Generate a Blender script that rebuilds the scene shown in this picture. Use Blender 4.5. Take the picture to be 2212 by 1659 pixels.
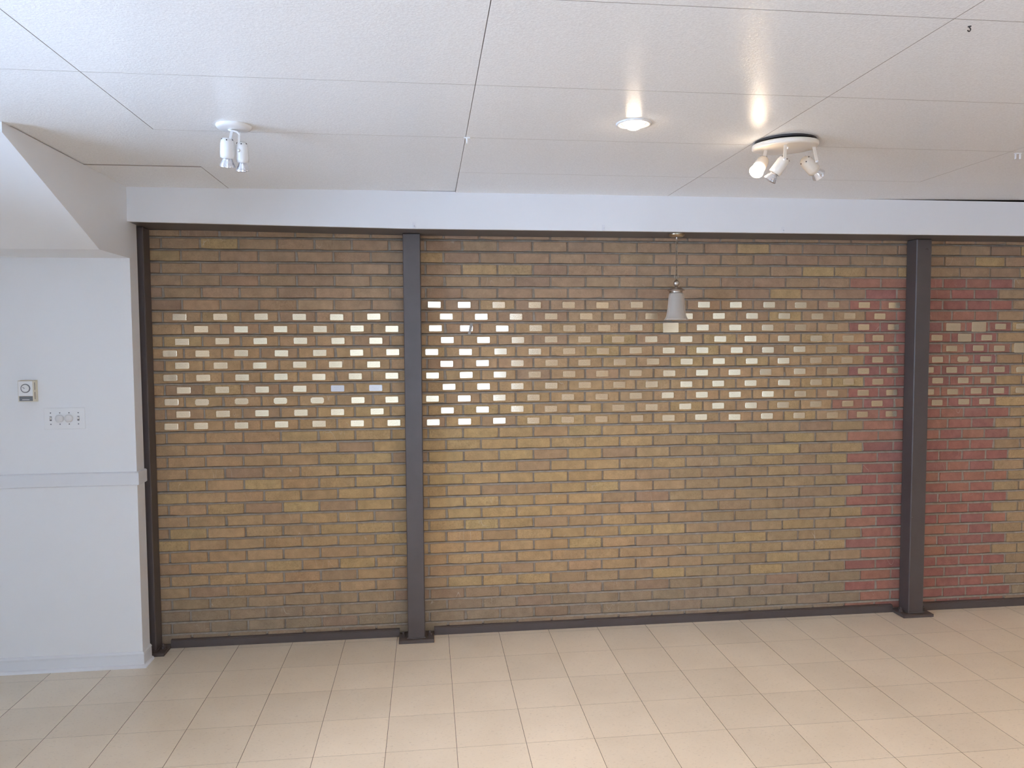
import bpy, math, random
from mathutils import Vector, Matrix
random.seed(7)
S = bpy.context.scene
for o in list(bpy.data.objects):
    bpy.data.objects.remove(o)
PI = math.pi

# ------------------------------------------------------------------ camera
cam_d = bpy.data.cameras.new('camera')
cam = bpy.data.objects.new('camera', cam_d)
S.collection.objects.link(cam)
cam_d.sensor_fit = 'HORIZONTAL'
cam_d.sensor_width = 36.0
cam_d.lens = 25.965
cam_d.clip_start = 0.02
cam.matrix_world = Matrix((
    (0.9934674, 0.0119777, -0.1134856, 1.2778),
    (-0.1139640, 0.0528418, -0.9920786, -4.4064),
    (-0.0058860, 0.9985311, 0.0538617, 1.7475),
    (0, 0, 0, 1)))
S.camera = cam

# ------------------------------------------------------------------ world, light, exposure
SKY = 11.8
w = bpy.data.worlds.new('world'); S.world = w
w.use_nodes = True
bg = w.node_tree.nodes['Background']
bg.inputs[0].default_value = (0.50, 0.69, 1.0, 1)       # even overcast sky
bg.inputs[1].default_value = SKY
S.view_settings.view_transform = 'Standard'
S.view_settings.look = 'None'
S.view_settings.gamma = 1.0
S.view_settings.use_curve_mapping = False
S.view_settings.exposure = 0.70
S.cycles.use_denoising = True
S.cycles.max_bounces = 10
S.cycles.diffuse_bounces = 6
S.cycles.glossy_bounces = 4
S.cycles.transparent_max_bounces = 8
S.cycles.sample_clamp_indirect = 6.0
S.cycles.caustics_reflective = False
S.cycles.caustics_refractive = False
LAMP = (1.0, 0.71, 0.43)

# ------------------------------------------------------------------ measured sizes (metres; brick face is y=0, floor z=0)
P, CH, Z34 = 0.21249, 0.069455, 0.0087      # brick pitch, course height, lowest bed joint
ZK = lambda k: Z34 + (34 - k) * CH          # bed joint under course k (k=1 at the top)
ZC = 2.585                                  # ceiling
X0 = -0.284                                 # right edge of the white wall
YW = -0.255                                 # front of the white wall
YF = -0.272                                 # front of the fascia
T = 0.3048                                  # floor tile
RX0, RX1, RY0 = -1.35, 9.0, -6.5             # the rest of the room
POSTS = (-0.369, 1.1455, 4.3045)            # left edges of the posts
CAMP = Vector((1.2778, -4.4064, 1.7475))

# ------------------------------------------------------------------ helpers
def link(o): S.collection.objects.link(o)

def setp(o, label=None, cat=None, group=None, kind=None):
    if label: o['label'] = label
    if cat: o['category'] = cat
    if group: o['group'] = group
    if kind: o['kind'] = kind
    return o

def empty(name, loc, label=None, cat=None, group=None, kind=None):
    o = bpy.data.objects.new(name, None)
    o.empty_display_size = 0.05
    link(o); o.location = loc
    return setp(o, label, cat, group, kind)

class MB:
    def __init__(s): s.v = []; s.f = []; s.sm = []
    def add(s, vs, fs, smooth=False):
        b = len(s.v); s.v += [tuple(p) for p in vs]
        for f in fs:
            s.f.append(tuple(b + i for i in f)); s.sm.append(smooth)
    def box(s, a, b, ch=0.0):
        x0, y0, z0 = a; x1, y1, z1 = b
        if ch <= 0:
            vs = [(x, y, z) for x in (x0, x1) for y in (y0, y1) for z in (z0, z1)]
            s.add(vs, [(0, 1, 3, 2), (4, 6, 7, 5), (0, 4, 5, 1), (2, 3, 7, 6), (0, 2, 6, 4), (1, 5, 7, 3)])
            return
        c = (Vector(a) + Vector(b)) / 2; h = (Vector(b) - Vector(a)) / 2
        ch = min(ch, min(h) * 0.9)
        idx = {}; vs = []
        for sx in (-1, 1):
            for sy in (-1, 1):
                for sz in (-1, 1):
                    for ax in range(3):
                        sg = (sx, sy, sz)
                        p = [c[i] + sg[i] * (h[i] if i == ax else h[i] - ch) for i in range(3)]
                        idx[(sx, sy, sz, ax)] = len(vs); vs.append(p)
        fs = []
        for ax in range(3):
            u, v = (ax + 1) % 3, (ax + 2) % 3
            for sg in (-1, 1):
                q = []
                for a_, b_ in ((-1, -1), (1, -1), (1, 1), (-1, 1)):
                    k = [0, 0, 0]; k[ax] = sg; k[u] = a_; k[v] = b_
                    q.append(idx[(k[0], k[1], k[2], ax)])
                fs.append(q if sg > 0 else q[::-1])
        for ax in range(3):
            u, v = (ax + 1) % 3, (ax + 2) % 3
            for a_ in (-1, 1):
                for b_ in (-1, 1):
                    k0 = [0, 0, 0]; k1 = [0, 0, 0]
                    k0[ax] = -1; k1[ax] = 1
                    for k in (k0, k1): k[u] = a_; k[v] = b_
                    q = [idx[(*k0, u)], idx[(*k1, u)], idx[(*k1, v)], idx[(*k0, v)]]
                    fs.append(q if a_ * b_ > 0 else q[::-1])
        for sx in (-1, 1):
            for sy in (-1, 1):
                for sz in (-1, 1):
                    q = [idx[(sx, sy, sz, a_)] for a_ in range(3)]
                    fs.append(q if sx * sy * sz > 0 else q[::-1])
        s.add(vs, fs)
    def lathe(s, prof, n=24, o=(0, 0, 0), axis=(0, 0, 1), cap0=False, cap1=False, smooth=True):
        ax = Vector(axis).normalized(); q = Vector((0, 0, 1)).rotation_difference(ax)
        vs = []
        for r, z in prof:
            for i in range(n):
                a = 2 * PI * i / n
                p = q @ Vector((r * math.cos(a), r * math.sin(a), z)) + Vector(o); vs.append(p)
        fs = []
        for j in range(len(prof) - 1):
            for i in range(n):
                k = (i + 1) % n
                fs.append((j * n + i, j * n + k, (j + 1) * n + k, (j + 1) * n + i))
        s.add(vs, fs, smooth)
        m = len(prof) - 1
        if cap0: s.add(vs[:n], [tuple(range(n))[::-1]])
        if cap1: s.add(vs[m * n:], [tuple(range(n))])
    def tube(s, pts, r, n=8, closed=False):
        pts = [Vector(p) for p in pts]; m = len(pts); vs = []
        for i, p in enumerate(pts):
            a = pts[(i - 1) % m] if (closed or i > 0) else p
            b = pts[(i + 1) % m] if (closed or i < m - 1) else p
            t = (b - a).normalized()
            rr = r[i] if isinstance(r, (list, tuple)) else r
            up = Vector((0.31, 0.17, 0.93)) if abs(t.z) < 0.9 else Vector((0.94, 0.3, 0.1))
            u = t.cross(up).normalized(); v = t.cross(u)
            for j in range(n):
                an = 2 * PI * j / n
                vs.append(p + (u * math.cos(an) + v * math.sin(an)) * rr)
        fs = []
        for i in range(m if closed else m - 1):
            for j in range(n):
                k = (j + 1) % n; i2 = (i + 1) % m
                fs.append((i * n + j, i2 * n + j, i2 * n + k, i * n + k))
        s.add(vs, fs, True)
        if not closed:
            s.add(vs[:n], [tuple(range(n))]); s.add(vs[-n:], [tuple(range(n))[::-1]])
    def prism(s, poly, a, b, axis=0):
        """polygon in the two other axes, extruded from a to b along axis"""
        n = len(poly); vs = []
        for t in (a, b):
            for p in poly:
                q = [0, 0, 0]; q[axis] = t; q[(axis + 1) % 3] = p[0]; q[(axis + 2) % 3] = p[1]
                vs.append(q)
        fs = [tuple(range(n))[::-1], tuple(range(n, 2 * n))]
        for i in range(n):
            k = (i + 1) % n; fs.append((i, k, n + k, n + i))
        s.add(vs, fs)
    def mesh(s, name, mat, mat2=None, idx=None):
        me = bpy.data.meshes.new(name)
        me.from_pydata(s.v, [], s.f)
        me.polygons.foreach_set('use_smooth', s.sm)
        if mat: me.materials.append(mat)
        if mat2:
            me.materials.append(mat2); me.polygons.foreach_set('material_index', idx)
        me.update()
        return me
    def build(s, name, mat, parent=None, **kw):
        o = bpy.data.objects.new(name, s.mesh(name, mat)); link(o)
        if parent: o.parent = parent
        return setp(o, **kw)

def inst(name, me, parent=None, loc=(0, 0, 0), **kw):
    o = bpy.data.objects.new(name, me); link(o); o.location = loc
    if parent: o.parent = parent
    return setp(o, **kw)

def recentre(o):
    """move a top-level mesh's origin to the centre of its base without moving the mesh"""
    vs = o.data.vertices
    lo = [min(v.co[i] for v in vs) for i in range(3)]; hi = [max(v.co[i] for v in vs) for i in range(3)]
    c = Vector(((lo[0] + hi[0]) / 2, (lo[1] + hi[1]) / 2, lo[2]))
    o.data.transform(Matrix.Translation(-c)); o.location = c
    return o

# ------------------------------------------------------------------ materials
class NT:
    def __init__(s, name):
        s.m = bpy.data.materials.new(name); s.m.use_nodes = True
        s.t = s.m.node_tree; s.n = s.t.nodes; s.b = s.n['Principled BSDF']; s.out = s.n['Material Output']
    def new(s, typ, **kw):
        n = s.n.new(typ)
        for k, v in kw.items():
            if k == 'i':
                for a, b in v.items(): s.put(n.inputs[a], b)
            else: setattr(n, k, v)
        return n
    def put(s, sock, v):
        if hasattr(v, 'links') or hasattr(v, 'is_output'): s.t.links.new(v, sock)
        else: sock.default_value = v
    def P(s, **kw):
        names = dict(col='Base Color', rough='Roughness', metal='Metallic', nor='Normal', spec='Specular IOR Level',
                     aniso='Anisotropic', tan='Tangent', coat='Coat Weight', coatr='Coat Roughness', trans='Transmission Weight',
                     ior='IOR', ecol='Emission Color', estr='Emission Strength', alpha='Alpha')
        for k, v in kw.items(): s.put(s.b.inputs[names[k]], v)
    def math(s, op, a, b=None, clamp=False):
        n = s.new('ShaderNodeMath', operation=op, use_clamp=clamp); s.put(n.inputs[0], a)
        if b is not None: s.put(n.inputs[1], b)
        return n.outputs[0]
    def mix(s, f, a, b, mode='MIX'):
        n = s.new('ShaderNodeMix', data_type='RGBA', blend_type=mode)
        s.put(n.inputs[0], f); s.put(n.inputs[6], a); s.put(n.inputs[7], b); return n.outputs[2]
    def noise(s, scale, detail=3, rough=0.5, vec=None, dist=0.0):
        n = s.new('ShaderNodeTexNoise'); n.inputs['Scale'].default_value = scale
        n.inputs['Detail'].default_value = detail; n.inputs['Roughness'].default_value = rough
        n.inputs['Distortion'].default_value = dist
        if vec is not None: s.put(n.inputs['Vector'], vec)
        return n
    def ramp(s, f, stops):
        n = s.new('ShaderNodeValToRGB'); e = n.color_ramp.elements
        while len(e) < len(stops): e.new(0.5)
        for el, (p, c) in zip(e, stops):
            el.position = p; el.color = (c, c, c, 1) if isinstance(c, (int, float)) else (*c, 1)
        s.put(n.inputs[0], f); return n.outputs[0]
    def bump(s, h, strength, dist=0.001, nor=None):
        n = s.new('ShaderNodeBump'); n.inputs['Strength'].default_value = strength
        n.inputs['Distance'].default_value = dist; s.put(n.inputs['Height'], h)
        if nor is not None: s.put(n.inputs['Normal'], nor)
        return n.outputs[0]
    def coord(s, kind='Object'): return s.new('ShaderNodeTexCoord').outputs[kind]
    def geo(s): return s.new('ShaderNodeNewGeometry').outputs['Position']
    def vscale(s, v, sc):
        n = s.new('ShaderNodeVectorMath', operation='MULTIPLY'); s.put(n.inputs[0], v); n.inputs[1].default_value = sc
        return n.outputs[0]

def c4(r, g, b): return (r, g, b, 1)

def plain(name, col, rough=0.5, metal=0.0, var=0.04, scale=6, bump=0.0, bscale=200, spec=0.5):
    t = NT(name); g = t.geo()
    n = t.noise(scale, 4, 0.6, g)
    a = [max(0, x * (1 - var)) for x in col]; b = [min(1, x * (1 + var)) for x in col]
    t.P(col=t.mix(n.outputs['Fac'], c4(*a), c4(*b)), rough=rough, metal=metal, spec=spec)
    if bump: t.P(nor=t.bump(t.noise(bscale, 3, 0.6, g).outputs['Fac'], bump, 0.001))
    return t.m

M = {}
M['paint'] = plain('white_wall_paint', (0.80, 0.805, 0.815), 0.42, var=0.012, scale=2.5, bump=0.10, bscale=350)
M['fascia'] = plain('fascia_paint', (0.74, 0.74, 0.755), 0.42, var=0.015, scale=2.5, bump=0.08, bscale=300)
M['tan_paint'] = plain('tan_wall_paint', (0.62, 0.53, 0.44), 0.5, var=0.02)  # tan of the unseen walls, picked to warm and dim the bounced light
M['trim'] = plain('white_trim_paint', (0.74, 0.75, 0.775), 0.33, var=0.012, scale=3, bump=0.05, bscale=120)
M['steel'] = plain('dark_brown_steel_paint', (0.088, 0.070, 0.066), 0.42, var=0.18, scale=9, bump=0.12, bscale=160)
M['soffit'] = plain('dark_soffit_paint', (0.12, 0.105, 0.102), 0.5, var=0.15, scale=5, bump=0.1, bscale=90)
M['white_metal'] = plain('white_enamel', (0.75, 0.745, 0.74), 0.25, var=0.02)
M['almond'] = plain('almond_enamel', (0.74, 0.67, 0.58), 0.28, var=0.02)
M['white_plastic'] = plain('white_plastic', (0.80, 0.80, 0.80), 0.35, var=0.02)
M['beige_plastic'] = plain('beige_plastic', (0.70, 0.64, 0.52), 0.45, var=0.05, scale=30)
M['grey_plastic'] = plain('grey_plastic', (0.16, 0.165, 0.18), 0.45, var=0.05)
M['dark'] = plain('dark_metal', (0.03, 0.025, 0.024), 0.5, var=0.1)
M['nickel'] = plain('aged_nickel', (0.50, 0.44, 0.38), 0.30, metal=1.0, var=0.15, scale=60)
M['brass'] = plain('aged_brass', (0.50, 0.42, 0.31), 0.33, metal=1.0, var=0.15, scale=60)
M['chain'] = plain('tarnished_brass', (0.30, 0.24, 0.18), 0.4, metal=1.0, var=0.2, scale=80)
M['chrome'] = plain('reflector_chrome', (0.80, 0.81, 0.84), 0.12, metal=1.0, var=0.05)
M['backing'] = plain('dark_void_board', (0.05, 0.05, 0.05), 0.9)

def m_glass():
    t = NT('clear_pane'); t.n.remove(t.b)
    a = t.new('ShaderNodeBsdfTransparent'); b = t.new('ShaderNodeBsdfGlossy'); b.inputs['Roughness'].default_value = 0.02
    f = t.new('ShaderNodeFresnel'); m = t.new('ShaderNodeMixShader')
    t.put(m.inputs[0], f.outputs[0]); t.put(m.inputs[1], a.outputs[0]); t.put(m.inputs[2], b.outputs[0])
    t.put(t.out.inputs[0], m.outputs[0]); return t.m
M['pane'] = m_glass()

def m_blind(name, q):
    t = NT(name); t.n.remove(t.b)
    a = t.new('ShaderNodeBsdfTranslucent'); a.inputs[0].default_value = (0.85 * q, 0.83 * q, 0.78 * q, 1)
    b = t.new('ShaderNodeBsdfDiffuse'); b.inputs[0].default_value = (0.75, 0.73, 0.68, 1)
    m = t.new('ShaderNodeMixShader'); m.inputs[0].default_value = 0.25
    t.put(m.inputs[1], a.outputs[0]); t.put(m.inputs[2], b.outputs[0]); t.put(t.out.inputs[0], m.outputs[0]); return t.m
M['blind'] = m_blind('translucent_blind_fabric', 1.1)  # cloth of the invented blinds, tuned for how much light passes
M['dim_blind'] = m_blind('denser_blind_fabric', 0.85)

def m_clear(name, col, fac):
    t = NT(name); t.n.remove(t.b)
    a = t.new('ShaderNodeBsdfTransparent'); p = t.new('ShaderNodeBsdfPrincipled')
    p.inputs['Base Color'].default_value = (*col, 1); p.inputs['Roughness'].default_value = 0.55
    m = t.new('ShaderNodeMixShader'); m.inputs[0].default_value = fac
    t.put(m.inputs[1], a.outputs[0]); t.put(m.inputs[2], p.outputs[0]); t.put(t.out.inputs[0], m.outputs[0]); return t.m
M['tape'] = m_clear('clear_tape', (0.46, 0.42, 0.37), 0.70)
M['clip'] = m_clear('clear_plastic_clip', (0.86, 0.86, 0.88), 0.45)
M['clip_prong'] = plain('milky_plastic', (0.70, 0.70, 0.73), 0.3)

def m_frost():
    t = NT('frosted_glass'); g = t.geo()
    t.P(col=(0.80, 0.71, 0.61, 1), rough=0.42, trans=0.5, ior=1.2, spec=0.35)
    t.P(nor=t.bump(t.noise(260, 2, 0.5, g).outputs['Fac'], 0.12, 0.0005))
    return t.m
M['frost'] = m_frost()

def m_bulb(name, strength, col=LAMP):
    t = NT(name); t.P(col=(0.9, 0.85, 0.8, 1), rough=0.2, ecol=c4(*col), estr=strength); return t.m
M['lit'] = m_bulb('lit_bulb', 14.0, (1.0, 0.80, 0.58))
M['lit2'] = m_bulb('lit_recessed_bulb', 50.0, (1.0, 0.80, 0.58))

def m_reflector():
    t = NT('lamp_glass'); t.P(col=(0.75, 0.76, 0.80, 1), rough=0.08, metal=0.75, spec=0.8); return t.m
M['reflector'] = m_reflector()

def m_brick(name, stuff):
    t = NT(name)
    if stuff:
        at = t.new('ShaderNodeAttribute', attribute_name='Col'); col = at.outputs['Color']; sp = at.outputs['Alpha']
        v = t.geo()
    else:
        oi = t.new('ShaderNodeObjectInfo'); col = oi.outputs['Color']; sp = oi.outputs['Alpha']
        co = t.coord('Object')
        sc = t.new('ShaderNodeVectorMath', operation='SCALE'); sc.inputs[0].default_value = (37.0, 11.0, 53.0)
        t.put(sc.inputs[3], oi.outputs['Random'])
        ad = t.new('ShaderNodeVectorMath', operation='ADD'); t.put(ad.inputs[0], co); t.put(ad.inputs[1], sc.outputs[0])
        v = ad.outputs[0]
    blotch = t.noise(18, 4, 0.6, v).outputs['Fac']
    grain = t.noise(260, 4, 0.7, v).outputs['Fac']
    spk = t.noise(120, 3, 0.65, v).outputs['Fac']
    k1 = t.ramp(blotch, [(0.25, 0.80), (0.75, 1.16)])
    c = t.mix(1.0, col, k1, 'MULTIPLY')
    k2 = t.ramp(grain, [(0.3, 0.86), (0.7, 1.12)])
    c = t.mix(1.0, c, k2, 'MULTIPLY')
    # rough-faced bricks carry dark pits and pale flecks
    pits = t.math('MULTIPLY', t.ramp(spk, [(0.54, 0.0), (0.64, 1.0)]), sp, True)
    c = t.mix(t.math('MULTIPLY', pits, 0.38), c, c4(0.17, 0.105, 0.055))
    fl = t.math('MULTIPLY', t.ramp(spk, [(0.30, 1.0), (0.40, 0.0)]), sp, True)
    c = t.mix(t.math('MULTIPLY', fl, 0.40), c, c4(0.60, 0.45, 0.26))
    # hairline scratches and lime smears
    sv = t.vscale(v, (9.0, 9.0, 2.6))
    s1 = t.noise(2.4, 0, 0.5, sv, 0.3).outputs['Fac']
    gate = t.ramp(t.noise(5.5, 2, 0.5, v).outputs['Fac'], [(0.60, 0.0), (0.66, 1.0)])
    line = t.ramp(s1, [(0.4935, 0.0), (0.5, 1.0), (0.5065, 0.0)])
    sm = t.math('MULTIPLY', gate, line, True)
    c = t.mix(t.math('MULTIPLY', sm, 0.55), c, c4(0.62, 0.55, 0.46))
    t.P(col=c, rough=0.78, spec=0.3)
    h = t.math('ADD', t.math('MULTIPLY', grain, 0.5), t.math('MULTIPLY', t.math('MULTIPLY', spk, sp), 1.2))
    t.P(nor=t.bump(h, 0.45, 0.0012))
    return t.m
M['brick'] = m_brick('fired_clay_brick', False)
M['brick_stuff'] = m_brick('fired_clay_brick_rows', True)

def m_mortar():
    t = NT('grey_mortar'); g = t.geo()
    n = t.noise(30, 5, 0.65, g).outputs['Fac']; f = t.noise(300, 3, 0.7, g).outputs['Fac']
    c = t.ramp(n, [(0.3, (0.265, 0.222, 0.178)), (0.7, (0.365, 0.315, 0.26))])
    t.P(col=c, rough=0.9, spec=0.2, nor=t.bump(t.math('ADD', n, f), 0.6, 0.002)); return t.m
M['mortar'] = m_mortar()

def m_tile():
    t = NT('speckled_vinyl_tile'); g = t.geo()
    oi = t.new('ShaderNodeObjectInfo').outputs['Random']
    big = t.noise(3.0, 3, 0.6, g).outputs['Fac']
    c = t.ramp(big, [(0.3, (0.70, 0.612, 0.490)), (0.7, (0.76, 0.672, 0.545))])
    a = t.noise(105, 4, 0.62, t.vscale(g, (0.6, 1.5, 1.0)), 0.6).outputs['Fac']
    c = t.mix(t.math('MULTIPLY', t.ramp(a, [(0.58, 0.0), (0.68, 1.0)]), 0.42), c, c4(0.40, 0.335, 0.26))
    b = t.noise(90, 3, 0.6, t.vscale(g, (0.7, 1.4, 3.0)), 0.4).outputs['Fac']
    c = t.mix(t.math('MULTIPLY', t.ramp(b, [(0.60, 0.0), (0.70, 1.0)]), 0.5), c, c4(0.72, 0.66, 0.58))
    k = t.new('ShaderNodeMapRange'); t.put(k.inputs[0], oi); k.inputs[3].default_value = 0.96; k.inputs[4].default_value = 1.04
    c = t.mix(1.0, c, k.outputs[0], 'MULTIPLY')
    t.P(col=c, rough=0.33, spec=0.42, nor=t.bump(t.noise(25, 3, 0.5, g).outputs['Fac'], 0.05, 0.002)); return t.m
M['tile'] = m_tile()
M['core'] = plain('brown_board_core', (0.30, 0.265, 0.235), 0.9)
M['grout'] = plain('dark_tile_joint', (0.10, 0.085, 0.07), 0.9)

def m_ceil():
    t = NT('vinyl_faced_ceiling_board'); g = t.geo()
    n = t.noise(150, 2, 0.55, g, 0.6).outputs['Fac']
    k = t.ramp(n, [(0.35, (0.76, 0.75, 0.735)), (0.65, (0.84, 0.835, 0.82))])
    t.P(col=k, rough=0.22, spec=0.35, nor=t.bump(n, 0.5, 0.0016)); return t.m
M['ceil'] = m_ceil()

def m_plaque(name, col, rough):
    t = NT(name); co = t.coord('Object')
    oi = t.new('ShaderNodeObjectInfo').outputs['Random']
    sep = t.new('ShaderNodeSeparateXYZ'); t.put(sep.inputs[0], co); x, z = sep.outputs[0], sep.outputs[2]
    br = t.noise(40, 2, 0.6, t.vscale(co, (0.3, 1.0, 60.0))).outputs['Fac']
    base = t.mix(br, c4(*[q * 0.90 for q in col]), c4(*col))
    # two engraved lines of small lettering, too small to read
    ln = None
    for zc, hw in ((0.0055, 0.021), (-0.0045, 0.016)):
        dz = t.math('ABSOLUTE', t.math('SUBTRACT', z, zc))
        a = t.math('LESS_THAN', dz, 0.0013)
        b = t.math('LESS_THAN', t.math('ABSOLUTE', x), hw)
        m = t.math('MULTIPLY', a, b); ln = m if ln is None else t.math('ADD', ln, m)
    lt = t.ramp(t.noise(420, 1, 0.5, t.vscale(co, (1, 1, 0.5))).outputs['Fac'], [(0.42, 0.0), (0.52, 1.0)])
    ln = t.math('MULTIPLY', t.math('MULTIPLY', ln, lt), 0.36)
    base = t.mix(ln, base, c4(*[q * 0.45 for q in col]))
    tg = t.new('ShaderNodeCombineXYZ'); tg.inputs[2].default_value = 1.0
    t.P(col=base, metal=0.82, rough=rough, aniso=0.85, tan=tg.outputs[0])
    return t.m
M['plaque'] = m_plaque('brushed_brass', (0.85, 0.725, 0.535), 0.26)
M['plaque_silver'] = m_plaque('brushed_silver', (0.70, 0.70, 0.74), 0.36)

# ------------------------------------------------------------------ unseen rest of the room; windows, blinds and tan paint invented to supply light
def wall_with_holes(name, axis, pos, thick, a0, a1, z0, z1, holes, mat):
    """a wall across axis 'y' (spans x) or 'x' (spans y) with rectangular openings [(a, b, zlo, zhi)]"""
    mb = MB()
    def bx(u0, u1, v0, v1):
        if u1 - u0 < 1e-4 or v1 - v0 < 1e-4: return
        lo, hi = min(pos, pos + thick), max(pos, pos + thick)
        if axis == 'y': mb.box((u0, lo, v0), (u1, hi, v1))
        else: mb.box((lo, u0, v0), (hi, u1, v1))
    u = a0
    for (a, b, zl, zh) in sorted(holes):
        bx(u, a, z0, z1); bx(a, b, z0, zl); bx(a, b, zh, z1); u = b
    bx(u, a1, z0, z1)
    return mb.build(name, mat, kind='structure')

REAR = [(-1.25, -0.50, 0.30, 2.40), (-0.02, 1.45, 0.45, 2.35), (1.66, 2.26, 0.10, 2.35), (4.85, 6.75, 0.75, 2.05)]  # openings invented behind the camera to supply light and plaque reflections
LEFT = [(-6.35, -5.10, 0.20, 2.45), (-3.50, -1.52, 1.00, 2.50)]  # unseen side openings, added to brighten the left of the view
wall_with_holes('wall_rear', 'y', RY0, -0.15, RX0, RX1, 0, ZC + 0.2, REAR, M['tan_paint'])
wall_with_holes('wall_side', 'x', RX0, -0.15, RY0, 0.16, 0, ZC + 0.2, LEFT, M['paint'])
wall_with_holes('wall_right', 'x', RX1, 0.15, RY0, 0.12, 0, ZC + 0.2, [], M['tan_paint'])

wn = 0
def added_window(axis, pos, a, b, zl, zh, added_blind):
    global wn
    wn += 1
    c = (a + b) / 2
    root = empty('window_%d' % wn, (c, pos, zl) if axis == 'y' else (pos, c, zl), kind='structure')
    def mk(name, mat, parts):
        mb = MB()
        for (u0, u1, v0, v1, d0, d1) in parts:
            if axis == 'y': mb.box((u0 - c, d0, v0 - zl), (u1 - c, d1, v1 - zl))
            else: mb.box((d0, u0 - c, v0 - zl), (d1, u1 - c, v1 - zl))
        return mb.build(name, mat, root)
    fw = 0.05; s = -0.07
    for q in ((a, a + fw, zl, zh), (b - fw, b, zl, zh), (a + fw, b - fw, zl, zl + fw), (a + fw, b - fw, zh - fw, zh)):
        mk('frame_bar', M['trim'], [(*q, s - 0.02, s + 0.02)])
    mk('pane', M['pane'], [(a + fw, b - fw, zl + fw, zh - fw, s - 0.002, s + 0.002)])
    if added_blind: mk('roller_blind', M[added_blind], [(a + 0.01, b - 0.01, zl + 0.02, zh - 0.01, -0.035, -0.032)])
    # daylight portal in the opening: only guides the sampling of the sky
    ld = bpy.data.lights.new('daylight_portal', 'AREA'); ld.shape = 'RECTANGLE'
    ld.size = b - a; ld.size_y = zh - zl; ld.cycles.is_portal = True
    lo = bpy.data.objects.new('daylight_portal', ld); link(lo)
    if axis == 'y':
        lo.location = (c, pos - 0.14, (zl + zh) / 2); lo.rotation_euler = (PI / 2, 0, PI)
    else:
        lo.location = (pos - 0.14, c, (zl + zh) / 2); lo.rotation_euler = (PI / 2, 0, PI / 2)
for h, bl in zip(REAR, ('dim_blind', 'blind', None, 'blind')): added_window('y', RY0, *h, bl)
for h in LEFT: added_window('x', RX0, *h, None)

# ------------------------------------------------------------------ floor
floor = MB()
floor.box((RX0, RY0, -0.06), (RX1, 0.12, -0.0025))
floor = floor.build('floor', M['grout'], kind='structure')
TX, TY = -0.4441, -0.6728
def tile_mesh(x0, x1, y0, y1, mb=None, ox=0, oy=0):
    own = mb is None
    mb = mb or MB(); gx, gy, cz = 0.0008, 0.0003, 0.0002
    X0_, X1_, Y0_, Y1_ = x0 + gx + ox, x1 - gx + ox, y0 + gy + oy, y1 - gy + oy
    vs = [(X0_, Y0_, -0.0024), (X1_, Y0_, -0.0024), (X1_, Y1_, -0.0024), (X0_, Y1_, -0.0024),
          (X0_, Y0_, -cz), (X1_, Y0_, -cz), (X1_, Y1_, -cz), (X0_, Y1_, -cz),
          (X0_ + cz, Y0_ + cz, 0), (X1_ - cz, Y0_ + cz, 0), (X1_ - cz, Y1_ - cz, 0), (X0_ + cz, Y1_ - cz, 0)]
    fs = [(8, 9, 10, 11)]
    for k in (0, 4):
        for i in range(4):
            j = (i + 1) % 4; fs.append((k + i, k + j, k + 4 + j, k + 4 + i))
    mb.add(vs, fs)
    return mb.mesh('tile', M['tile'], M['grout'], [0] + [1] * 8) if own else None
TM = {}
rest = MB()
i0, i1 = int((RX0 - TX) / T) - 1, int((RX1 - TX) / T) + 1
for j in range(-3, 28):
    ya, yb = TY - (j + 1) * T, TY - j * T
    ya, yb = max(ya, RY0), min(yb, -0.004)
    if yb - ya < 0.01: continue
    for i in range(i0, i1):
        xa, xb = max(TX + i * T, RX0), min(TX + (i + 1) * T, RX1)
        if xb - xa < 0.01: continue
        if yb > -1.85 and xb > -1.2 and xa < 5.45:
            key = (round(xb - xa, 4), round(yb - ya, 4))
            if key not in TM: TM[key] = tile_mesh(-key[0] / 2, key[0] / 2, -key[1] / 2, key[1] / 2)
            inst('tile', TM[key], floor, ((xa + xb) / 2, (ya + yb) / 2, 0))
        else:
            tile_mesh(xa, xb, ya, yb, rest)
rest.build('floor_tiles', M['tile'], floor, kind='stuff')

# ------------------------------------------------------------------ ceiling of 4 ft x 2 ft boards
ceiling = MB(); ceiling.box((RX0, RY0, ZC + 0.045), (RX1, 0.12, ZC + 0.12))
ceiling = ceiling.build('ceiling', M['backing'], kind='structure')
PX, PY, PW, PD = 0.236, -0.750, 1.2065, 0.611
PM = {}
def panel_mesh(w_, d_):
    key = (round(w_, 4), round(d_, 4))
    if key not in PM:
        mb = MB(); g, c, h = 0.0007, 0.0006, 0.012
        a, b = w_ / 2 - g, d_ / 2 - g
        vs = []
        for (ia, ib, z) in ((a, b, h), (a, b, c), (a - c, b - c, 0)):
            vs += [(-ia, -ib, z), (ia, -ib, z), (ia, ib, z), (-ia, ib, z)]
        fs = [(11, 10, 9, 8)]
        for k in (0, 4):
            for i in range(4):
                j = (i + 1) % 4; fs.append((k + j, k + i, k + 4 + i, k + 4 + j))
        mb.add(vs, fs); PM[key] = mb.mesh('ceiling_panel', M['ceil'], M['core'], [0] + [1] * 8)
    return PM[key]
ys = [YF + 0.012, PY]
while ys[-1] > RY0: ys.append(max(ys[-1] - PD, RY0))
xs = [PX - PW * 3]
while xs[-1] < RX1: xs.append(min(xs[-1] + PW, RX1))
xs[0] = RX0
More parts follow.
